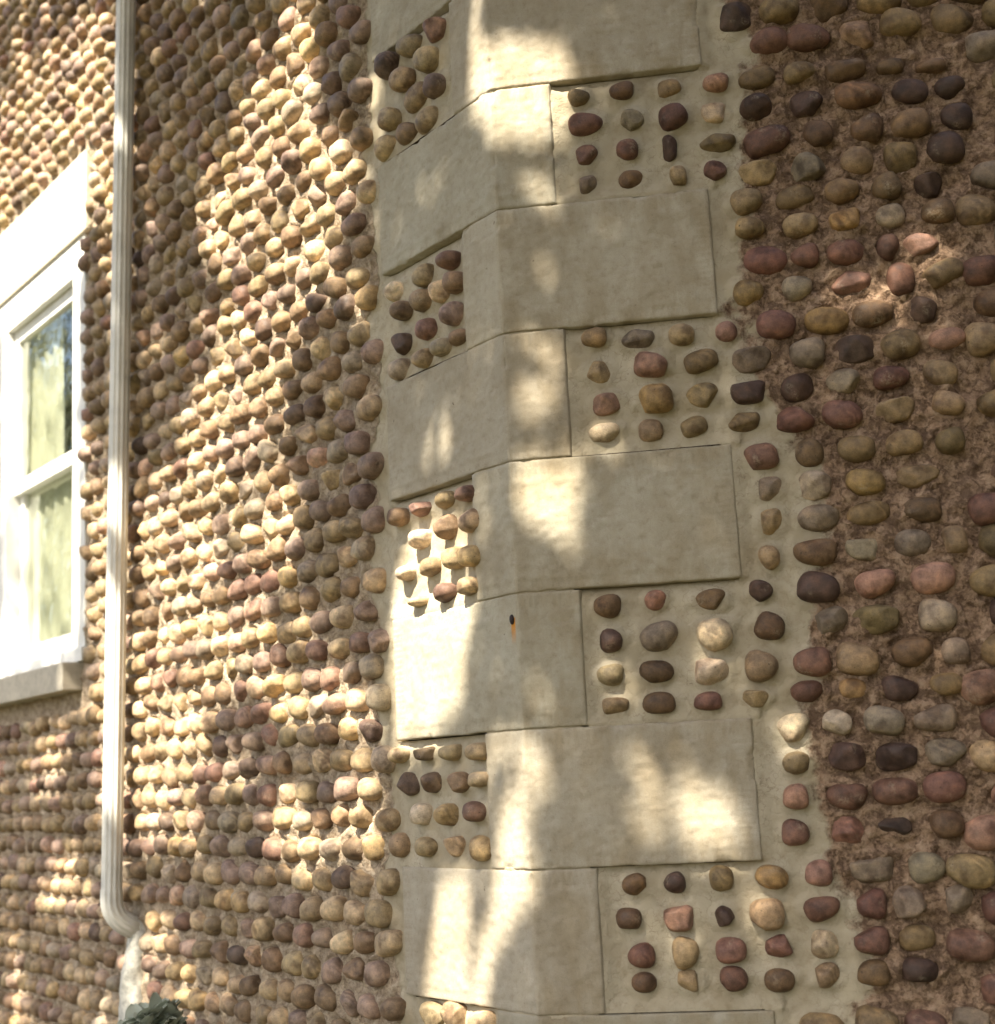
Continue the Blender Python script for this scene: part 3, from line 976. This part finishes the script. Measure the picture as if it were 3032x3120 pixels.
trn.inputs['Color'].default_value = (0.95, 0.97, 0.93, 1)
mx = nd(nt, 'ShaderNodeMixShader')
mx.inputs[0].default_value = 0.34
nt.links.new(trn.outputs[0], mx.inputs[1])
nt.links.new(gl.outputs[0], mx.inputs[2])
nt.links.new(mx.outputs[0], nt.nodes['Material Output'].inputs['Surface'])
wv = nd(nt, 'ShaderNodeNewGeometry')
nb = noise_node(nt, wv.outputs['Position'], 5, 2)
bb = bump(nt, None, nb, 0.25, 0.02)
nt.links.new(bb, gl.inputs['Normal'])
M_GLASS = mt
for (za, zb_, dd) in ((ZO - 0.24, ZO + 0.33, -0.05), (ZO - 0.90, ZO - 0.29, -0.077)):
    boxes('pane', M_GLASS, window, [(A0 + 0.04, A1 - 0.04, dd - 0.003, dd, za, zb_)], bev=0)
boxes('sash_latch', M_RUST, window, [(A0 + 0.05, A0 + 0.058, -0.06, -0.050, ZO - 0.74, ZO - 0.69), (A0 + 0.02, A0 + 0.058, -0.06, -0.0505, ZO - 0.75, ZO - 0.741)], bev=0)
boxes('sill', M_SILL, window, [(2.505, 3.50, -0.14, 0.058, ZO - 1.128, ZO - 1.031)], bev=0.005)
# white curtain and dim room behind the panes
cu = np.linspace(A0 - 0.1, A1 + 0.1, 120)
cz = np.linspace(ZO - 1.0, ZO + 0.45, 12)
V, F = [], []
for z in cz:
    for t in cu:
        open_ = 0.0
        V.append(ptL(t, -0.100 - 0.010 * math.sin(t * 62 + 0.8 * math.sin(z * 5)), z))
for j in range(len(cz) - 1):
    for i in range(len(cu) - 1):
        t, z = cu[i], cz[j]
        gap = abs(t - 2.80) < 0.10 + 0.10 * (z - ZO + 0.3) and z > ZO - 0.28
        if not gap:
            a = j * len(cu) + i
            F.append((a, a + 1, a + len(cu) + 1, a + len(cu)))
mesh_obj('curtain', V, F, M_CURTAIN, window)
boxes('room', M_ROOM, window, [(WT0 - 0.3, WT1 + 0.3, -1.8, -1.76, ZO - 1.4, ZO + 0.8)], bev=0)

# ------------------------------------------------------------------ downspout
spout = tag(empty('downspout', tuple(ptL(2.02, 0.0, ZO - 1.95))),
            'white fluted downspout running down the side wall and bending into it at the bottom', 'downspout')
SP0 = np.array(spout.location)


def sweep(path, r, flutes=0, amp=0.0, seg=48, cap=True):
    path = np.asarray(path, float)
    V, F = [], []
    T = np.gradient(path, axis=0)
    T /= np.linalg.norm(T, axis=1)[:, None]
    ref = L.copy()
    for p, t in zip(path, T):
        a = ref - t * (ref @ t)
        a /= np.linalg.norm(a)
        b = np.cross(t, a)
        for j in range(seg):
            th = 2 * math.pi * j / seg
            rr = (r(len(V) // seg) if callable(r) else r) + amp * math.cos(flutes * th)
            V.append(p + rr * (a * math.cos(th) + b * math.sin(th)) - SP0)
    n = len(path)
    for i in range(n - 1):
        for j in range(seg):
            j2 = (j + 1) % seg
            F.append((i * seg + j, i * seg + j2, (i + 1) * seg + j2, (i + 1) * seg + j))
    if cap:
        F.append(tuple(range(seg - 1, -1, -1)))
        F.append(tuple((n - 1) * seg + j for j in range(seg)))
    return V, F


PT = ptL(1.925, 0.060, ZO + 0.95)
PB = ptL(2.022, 0.075, ZO - 1.80)
up = (PT - PB) / (PT[2] - PB[2])
top = PT + up * 1.6
V, F = sweep([top, top - up * 0.002] + [top + (PB + up * 0.022 - top) * f_ for f_ in np.linspace(0.05, 0.95, 16)] + [PB + up * 0.022, PB + up * 0.02], 0.0305, 12, 0.0016, 72)
mesh_obj('pipe', V, F, M_PIPE, spout)
R_ = 0.085
el = [PB + up * 0.03, PB]
for a in np.linspace(0, math.radians(62), 12)[1:]:
    el.append(PB - NL * (R_ * (1 - math.cos(a))) - np.array([0, 0, 1]) * R_ * math.sin(a))
dirv = np.array(el[-1]) - np.array(el[-2])
dirv /= np.linalg.norm(dirv)
el.append(el[-1] + dirv * 0.06)
V, F = sweep([el[0] + up * 0.001] + el, 0.0325, 12, 0.0017, 72)
mesh_obj('elbow', V, F, M_PIPE, spout)
for zz_ in (ZO + 1.75,):
    c0 = PB + up * (zz_ - PB[2])
    V, F = sweep([c0 - up * 0.012, c0 - up * 0.011, c0 + up * 0.011, c0 + up * 0.012], 0.0335, 0, 0)
    mesh_obj('strap', V, F, M_PIPE, spout)
# the lumpy whitewashed drain stub the elbow runs into
e1 = np.array(el[-1])
st_path = [e1 + np.array([0, 0, 0.035]) - NL * 0.0, e1 + np.array([0, 0, 0.0]), e1 + np.array([0, 0, -0.05]) + NL * 0.006, e1 + np.array([0, 0, -0.13]) + L * 0.02 + NL * 0.012, e1 + np.array([0, 0, -0.22]) + L * 0.03 + NL * 0.012,
           e1 + np.array([0, 0, -0.5]) + L * 0.03, np.array([e1[0], e1[1], -0.02]) + L * 0.03]
rad = [0.030, 0.044, 0.040, 0.043, 0.050, 0.052, 0.055]
pp = np.array(st_path)
tt = np.linspace(0, len(pp) - 1, 60)
path = np.stack([np.interp(tt, range(len(pp)), pp[:, i]) for i in range(3)], 1)
rr_ = np.interp(tt, range(len(pp)), rad)
V, F = sweep(path, lambda i: rr_[i], 0, 0, 28)
V = np.array(V)
V += 0.010 * np.stack([fbm((V + SP0) * 22 + k_ * 7, 90 + k_, 3) for k_ in range(3)], 1)
mesh_obj('drain_stub', V, F, M_DRAIN, spout)

# ------------------------------------------------------------------ nail in the arris
bm = bmesh.new()
bmesh.ops.create_uvsphere(bm, u_segments=14, v_segments=9, radius=1.0)
for v in bm.verts:
    v.co = Vector((v.co.x * 0.0055, v.co.y * 0.0055, v.co.z * 0.0105 * (1.15 if v.co.z < 0 else 0.9)))
me = bpy.data.meshes.new('nail')
bm.to_mesh(me)
bm.free()
me.polygons.foreach_set('use_smooth', [True] * len(me.polygons))
me.materials.append(M_RUST)
nail = bpy.data.objects.new('nail', me)
COL.objects.link(nail)
nail.location = Vector(NAIL + NL * 0.001)
tag(nail, 'small dark nail head in the quoin arris above an orange rust streak', 'nail')


# ------------------------------------------------------------------ leaves
def leaf_quads(C, size, r, spread=1.0):
    """small pointed leaves: two triangles folded along the midrib"""
    n = len(C)
    ax = r.normal(0, 1, (n, 3))
    ax /= np.linalg.norm(ax, axis=1)[:, None]
    b = np.cross(ax, r.normal(0, 1, (n, 3)))
    b /= np.linalg.norm(b, axis=1)[:, None]
    c = np.cross(ax, b)
    sz = size * r.uniform(0.7, 1.25, (n, 1))
    p0, p2 = C - ax * sz, C + ax * sz
    p1 = C + b * sz * 0.62 + c * sz * 0.15
    p3 = C - b * sz * 0.62 + c * sz * 0.15
    V = np.stack([p0, p1, p2, p3], 1).reshape(-1, 3)
    i = np.arange(n) * 4
    F = np.concatenate([np.stack([i, i + 1, i + 2], 1), np.stack([i, i + 2, i + 3], 1)])
    return V, F


def tube_tree(segs, name, mat, parent, loc):
    V, F = [], []
    for p, q, ra, rb in segs:
        p, q = np.array(p, float), np.array(q, float)
        t = (q - p) / np.linalg.norm(q - p)
        a = np.cross(t, [0.3, 0.9, 0.1])
        a /= np.linalg.norm(a)
        b = np.cross(t, a)
        n0 = len(V)
        for i in range(7):
            f = i / 6
            rr2 = ra + (rb - ra) * f
            for j in range(10):
                th = 2 * math.pi * j / 10
                w_ = 1 + 0.10 * math.sin(3 * th + i) + 0.06 * math.sin(5 * th + 2 * i)
                V.append(p + (q - p) * f + rr2 * w_ * (a * math.cos(th) + b * math.sin(th)) - loc)
        for i in range(6):
            for j in range(10):
                j2 = (j + 1) % 10
                F.append((n0 + i * 10 + j, n0 + i * 10 + j2, n0 + (i + 1) * 10 + j2, n0 + (i + 1) * 10 + j))
    return mesh_obj(name, V, F, mat, parent)


# ------------------------------------------------------------------ where the sun comes through the crown
LIT = [  # (strength, polygon in photo pixels)
    (0.5, [(700, 540), (920, 207), (1020, 540), (890, 890), (890, 1210), (890, 1590), (765, 1990), (670, 2120), (605, 2550), (405, 2580), (420, 2070), (460, 1530), (540, 1430), (640, 1240), (685, 800)]),
    (1.0, [(1430, 120), (1715, 120), (1745, 290), (1700, 410), (1610, 450), (1510, 420), (1450, 340)]),
    (0.6, [(1595, 490), (1660, 470), (1700, 540), (1690, 600), (1640, 620), (1600, 580)]),
    (0.45, [(1190, 780), (1270, 700), (1240, 800), (1170, 840)]),
    (0.35, [(1230, 600), (1300, 520), (1340, 560), (1270, 690), (1200, 730)]),
    (0.7, [(2130, 310), (2200, 310), (2210, 360), (2140, 370)]), (0.5, [(2080, 380), (2110, 360), (2120, 450), (2085, 460)]),
    (0.75, [(2740, 700), (2905, 690), (2905, 1000), (2830, 1010), (2790, 900), (2700, 960), (2640, 1000), (2560, 960), (2490, 900), (2480, 820), (2560, 800), (2640, 860), (2700, 800)]),
    (0.6, [(370, 2880), (600, 2880), (600, 3120), (340, 3120)]),
    (0.5, [(2360, 400), (2440, 390), (2450, 480), (2370, 480)]),
    (0.55, [(1545, 1010), (1720, 990), (1700, 1080), (1560, 1120)]),
    (0.45, [(1580, 1120), (1700, 1090), (1720, 1330), (1600, 1380)]),
    (0.7, [(1770, 1290), (1890, 1270), (1900, 1360), (2060, 1340), (2060, 1400), (1940, 1400), (1800, 1380)]),
    (0.4, [(1275, 1330), (1350, 1220), (1420, 1200), (1400, 1350), (1300, 1450)]),
    (1.0, [(1565, 1410), (1765, 1390), (1765, 1540), (1720, 1640), (1650, 1650), (1590, 1580)]),
    (0.45, [(1690, 1640), (1790, 1560), (1790, 1700), (1720, 1720)]),
    (1.0, [(1315, 1555), (1240, 1610), (1215, 1720), (1190, 1780), (1195, 1850), (1190, 1950), (1195, 2240), (1235, 2262), (1310, 2232), (1365, 2160), (1405, 2075), (1418, 2000), (1430, 1900), (1450, 1850), (1435, 1800), (1400, 1700), (1425, 1600), (1372, 1565)]),
    (0.5, [(1450, 1450), (1490, 1440), (1490, 1640), (1455, 1700)]),
    (1.0, [(1470, 2250), (1585, 2235), (1620, 2265), (1660, 2330), (1690, 2400), (1680, 2440), (1610, 2450), (1605, 2590), (1550, 2590), (1515, 2560), (1520, 2480), (1545, 2420), (1580, 2370), (1570, 2320), (1530, 2330), (1490, 2420), (1475, 2400)]),
    (1.0, [(1520, 2590), (1610, 2590), (1625, 2670), (1605, 2790), (1540, 2870), (1500, 2960), (1490, 3120), (1440, 3120), (1450, 2900), (1490, 2790), (1500, 2700)]),
    (1.0, [(1345, 2660), (1440, 2670), (1435, 2760), (1420, 3120), (1290, 3120), (1315, 2860), (1330, 2750)]),
    (1.0, [(2080, 2410), (2160, 2370), (2230, 2440), (2255, 2520), (2240, 2580), (2180, 2615), (2110, 2590), (2075, 2500)]),
    (0.65, [(1870, 2290), (1950, 2275), (2110, 2275), (2120, 2330), (2090, 2400), (2070, 2500), (1950, 2530), (1900, 2480), (1880, 2400)]),
    (0.45, [(1600, 1900), (1670, 1890), (1680, 1990), (1610, 2000)]), (0.45, [(1620, 2130), (1710, 2130), (1720, 2270), (1640, 2280)]),
    (0.5, [(2040, 1960), (2280, 1950), (2290, 2060), (2200, 2130), (2060, 2040)]), (0.35, [(1790, 2000), (1900, 1990), (1920, 2120), (1800, 2130)]),
    (0.8, [(2350, 2180), (2470, 2170), (2480, 2260), (2400, 2360), (2350, 2300)]), (0.4, [(2240, 2120), (2350, 2120), (2340, 2190), (2250, 2190)]),
    (0.45, [(2240, 2700), (2420, 2690), (2430, 2830), (2300, 2860)]), (0.4, [(2030, 2740), (2120, 2740), (2130, 2960), (2050, 2960)]),
    # the far top corner of the side wall stands in full sun
    (1.0, [(0, 330), (60, 290), (200, 160), (260, 60), (380, 100), (400, 330), (385, 560), (380, 660), (262, 690), (250, 770), (0, 960)]),
    (0.92, [(150, 720), (240, 720), (236, 2000), (0, 2060), (0, 900)]),
    (0.8, [(385, 330), (420, 330), (420, 480), (385, 480)]), (0.8, [(310, 700), (405, 690), (400, 900), (310, 900)]),
    (1.0, [(330, 200), (405, 200), (395, 330), (390, 560), (380, 900), (365, 1650), (350, 1650), (345, 900)]),
    (1.0, [(300, 1650), (400, 1650), (395, 2420), (300, 2420)]), (0.6, [(300, 2420), (395, 2420), (400, 2800), (300, 2800)]),
]
SPOTS = """545 200 42;510 240 40;520 300 42;640 330 40;470 370 40;430 400 38;450 440 40;440 490 34;560 560 34;600 430 36;625 530 30;500 600 34;540 650 30;490 690 38;430 750 40;500 780 34;
475 800 38;400 830 38;440 880 40;400 920 40;355 940 38;540 970 34;340 1000 42;305 1010 34;520 1060 36;290 1050 32;375 1060 36;350 1150 36;370 1200 36;480 1190 34;290 1240 36;430 1240 34;590 1200 26;
500 1280 34;400 1320 32;280 1310 32;560 1350 34;610 1340 30;690 1380 30;640 1310 28;700 1500 26;680 1560 28;560 1560 30;320 1400 40;350 1440 40;300 1490 42;285 1560 38;700 1610 34;620 1620 26;540 1610 28;
330 1380 36;270 1590 30;780 195 30;745 240 28;770 130 28;720 420 16;640 420 24;600 260 32;570 160 32;730 150 24;690 570 18;180 940 22;170 860 20;200 1010 22;190 1080 20;185 1160 20;90 1490 24;110 1440 18;160 1340 18;
130 1660 22;100 1720 20;160 1720 18;350 1600 26;450 1480 26;310 1790 20;500 1800 14;800 1440 12;590 1640 26;100 1250 14;560 470 30;270 340 14;300 660 14;290 440 12;420 640 24;260 1450 30;250 1330 26;200 1200 22"""
SPOTS = [tuple(float(v) for v in s.split()) for s in SPOTS.replace('\n', '').split(';') if s.strip()]


def in_poly(x, y, P):
    c = np.zeros(len(x), bool)
    n = len(P)
    for i in range(n):
        x1, y1 = P[i]
        x2, y2 = P[(i + 1) % n]
        cond = ((y1 > y) != (y2 > y))
        with np.errstate(divide='ignore', invalid='ignore'):
            c ^= cond & (x < (x2 - x1) * (y - y1) / (y2 - y1 + 1e-12) + x1)
    return c


def lit_amount(Q):
    """how open the crown is along the sun ray through each point Q"""
    with np.errstate(divide='ignore', invalid='ignore'):
        tr = (Q @ NR) / (NR @ SUN)
        tl = (Q @ NL) / (NL @ SUN)
    PR = Q - tr[:, None] * SUN
    PL = Q - tl[:, None] * SUN
    onR = PR[:, 0] >= 0
    P = np.where(onR[:, None], PR, PL)
    q = P - CAM
    zc = q @ FWD
    x = 1516 + FPX * (q @ RGT) / zc
    y = 1560 - FPX * (q @ UPV) / zc
    m_ = np.zeros(len(Q))
    ok = (zc > 0.3) & (P[:, 2] > 0)
    for stg, poly in LIT:
        if stg == 1.0:
            pc = np.mean(poly, axis=0)
            poly = [tuple(pc + (np.array(v) - pc) * 1.12) for v in poly]
        m_ = np.maximum(m_, stg * (in_poly(x, y, poly) & ok))
    left = ok & ~onR & (x < 1160)
    pk = 1.5924
    for (sx, sy, sr) in SPOTS:
        dd = ((x - sx * pk) / (sr * pk * 1.6)) ** 2 + ((y - sy * pk) / (sr * pk * 1.7)) ** 2
        m_ = np.maximum(m_, 1.0 * ((dd < 1) & left))
    # chance openings where the photograph does not look
    hx = vnoise(P * 5.0, 123)
    m_ = np.where((hx > 0.55) & ~onR & ~((x > 100) & (x < 2925) & (y > 180) & (y < 3000)), 0.9, m_)
    return m_


# ------------------------------------------------------------------ the shade tree whose crown dapples both walls
r = np.random.default_rng(5)
U1 = np.cross(SUN, [0, 0, 1.0])
U1 /= np.linalg.norm(U1)
U2 = np.cross(U1, SUN)
cc = np.array([-0.9, 0.7, ZO - 0.3])                # centre of the wall area that is shaded
N = 270000
ga, gb, gs = r.uniform(-3.3, 3.3, N), r.uniform(-2.9, 2.9, N), r.uniform(4.4, 6.6, N)
keep = (ga / 3.3) ** 2 + (gb / 2.9) ** 2 + ((gs - 5.5) / 1.5) ** 2 < 1.0 + 0.2 * r.normal(0, 1, N)
Q = cc + U1 * ga[:, None] + U2 * gb[:, None] + SUN * gs[:, None]
Q = Q[keep]
lit = lit_amount(Q)
Q = Q[r.random(len(Q)) > np.where(lit >= 0.99, 1.0, np.where(lit > 0, 0.52 + 0.48 * lit, 0.0))]
LOC = cc + SUN * 5.5
trunk_base = np.array([LOC[0] - 0.7, LOC[1] - 1.2, 0.0])
shade = tag(empty('shade_tree', tuple(trunk_base)), 'broad leafy tree on the lawn shading the house corner', 'tree')
V, F = leaf_quads(Q, 0.036, r)
cr = mesh_obj('crown', V - trunk_base, F.tolist(), M_LEAF, shade, smooth=False)
cr['kind'] = 'stuff'
fork = trunk_base + np.array([0.1, 0.2, LOC[2] - 1.9])
segs = [(trunk_base, fork, 0.24, 0.16)]
tube_tree(segs, 'trunk', M_BARK, shade, trunk_base)
for i in range(7):
    a = i * 2.4
    tip = LOC + np.array([math.cos(a) * 2.0, math.sin(a) * 1.5, 0.6 - 0.15 * i]) - SUN * 0.2
    mid = fork + (tip - fork) * 0.5 + np.array([0, 0, 0.25])
    w_l = np.array([fork + (mid - fork) * q for q in np.linspace(0, 1, 12)] + [mid + (tip - mid) * q for q in np.linspace(0, 1, 12)])
    if lit_amount(w_l).max() > 0.95:
        continue
    # limbs stay thin so that they do not stripe the walls
    tube_tree([(fork, mid, 0.045, 0.025), (mid, tip, 0.025, 0.008)], 'limb', M_BARK, shade, trunk_base)


def plain_tree(x, y, h, rad, nleaf, label, size=0.10):
    b = np.array([x, y, 0.0])
    t = tag(empty('shade_tree', tuple(b)), label, 'tree', 'trees across the lawn')
    rr3 = np.random.default_rng(int(abs(x * 71 + y * 13)))
    n = nleaf
    d = rr3.normal(0, 1, (n, 3))
    d /= np.linalg.norm(d, axis=1)[:, None]
    C = d * (rr3.random((n, 1)) ** 0.5) * np.array([rad, rad, h * 0.36])
    lump = fbm(C * 0.8 + x, 200, 3)
    C = C[lump > -0.12] + b + np.array([0, 0, h * 0.60])
    C = C[C[:, 2] > 0.4]
    V, F = leaf_quads(C, size, rr3)
    c_ = mesh_obj('crown', V - b, F.tolist(), M_LEAF, t, smooth=False)
    c_['kind'] = 'stuff'
    tube_tree([(b, b + np.array([0.1, 0, h * 0.75]), 0.03 * h, 0.012 * h)], 'trunk', M_BARK, t, b)


plain_tree(5.6, -5.2, 9.5, 3.3, 26000, 'added tall dense tree screening the front wall from the sky', 0.15)  # three unseen trees added on this side to darken the front wall
plain_tree(9.0, -3.2, 9.0, 3.2, 22000, 'added dense tree blocking sky light beyond the end of the front wall', 0.15)
plain_tree(2.6, -9.5, 10.5, 3.8, 24000, 'added round tree behind the lawn cutting sky light on the front wall', 0.16)
plain_tree(-14.5, 8.0, 8.5, 3.0, 7000, 'green tree across from the side window', 0.13)
plain_tree(-17.0, -2.0, 9.0, 3.2, 9000, 'green tree standing farther along the side lawn', 0.13)

# ------------------------------------------------------------------ shrub below the downspout
bt, bz = unproj(440, 3105, 'L', 0.22)
B = ptL(bt, 0.22, 0.0)
sh = tag(empty('shrub', tuple(B)), 'grey green leafy shrub growing against the wall under the downspout', 'shrub')
rs_ = np.random.default_rng(3)
segs = []
leafV, leafF, n0 = [], [], 0
UPZ = np.array([0, 0, 1.0])
for i in range(11):
    tip = B + L * rs_.uniform(-0.14, 0.05) + NL * rs_.uniform(-0.10, 0.10) + UPZ * (bz - rs_.uniform(0.06, 0.12))
    root = B + np.array([rs_.uniform(-0.05, 0.05), rs_.uniform(-0.05, 0.05), -0.01])
    segs.append((root, tip, 0.007, 0.002))
for i in range(420):
    f = 1 - (i / 420) ** 1.5
    p = B + L * (-0.045 + rs_.normal(0, 0.028)) + NL * rs_.normal(0, 0.05)
    q_ = (p - B)
    e_ = (((q_ @ L) + 0.045) / 0.07) ** 2 + ((q_ @ NL) / 0.13) ** 2
    top_ = bz + 0.035 - 0.11 * e_
    p = p + UPZ * (top_ - rs_.exponential(0.10))
    if p[2] < 0.15:
        continue
    out = NL * rs_.normal(0.6, 0.5) + L * rs_.normal(-0.1, 0.8) + UPZ * rs_.normal(-0.35, 0.3)
    out /= np.linalg.norm(out)
    side_ = np.cross(out, UPZ)
    side_ /= np.linalg.norm(side_)
    nrm = np.cross(side_, out)
    ln, wd = rs_.uniform(0.055, 0.095), rs_.uniform(0.018, 0.030)
    rows = 6
    for k_ in range(rows + 1):
        g_ = k_ / rows
        wk = wd * math.sin(math.pi * min(0.985, g_ * 0.93 + 0.05)) ** 0.8
        c_ = p + out * ln * (g_ - 0.5) - UPZ * 0.02 * g_ * g_
        leafV += [c_ - side_ * wk + nrm * 0.005, c_, c_ + side_ * wk + nrm * 0.005]
    for k_ in range(rows):
        q0 = n0 + k_ * 3
        leafF += [(q0, q0 + 1, q0 + 4, q0 + 3), (q0 + 1, q0 + 2, q0 + 5, q0 + 4)]
    n0 += (rows + 1) * 3
tube_tree(segs, 'stems', M_BARK, sh, B)
lv = mesh_obj('leaves', np.array(leafV) - B, leafF, M_LEAF2, sh)
lv['kind'] = 'stuff'
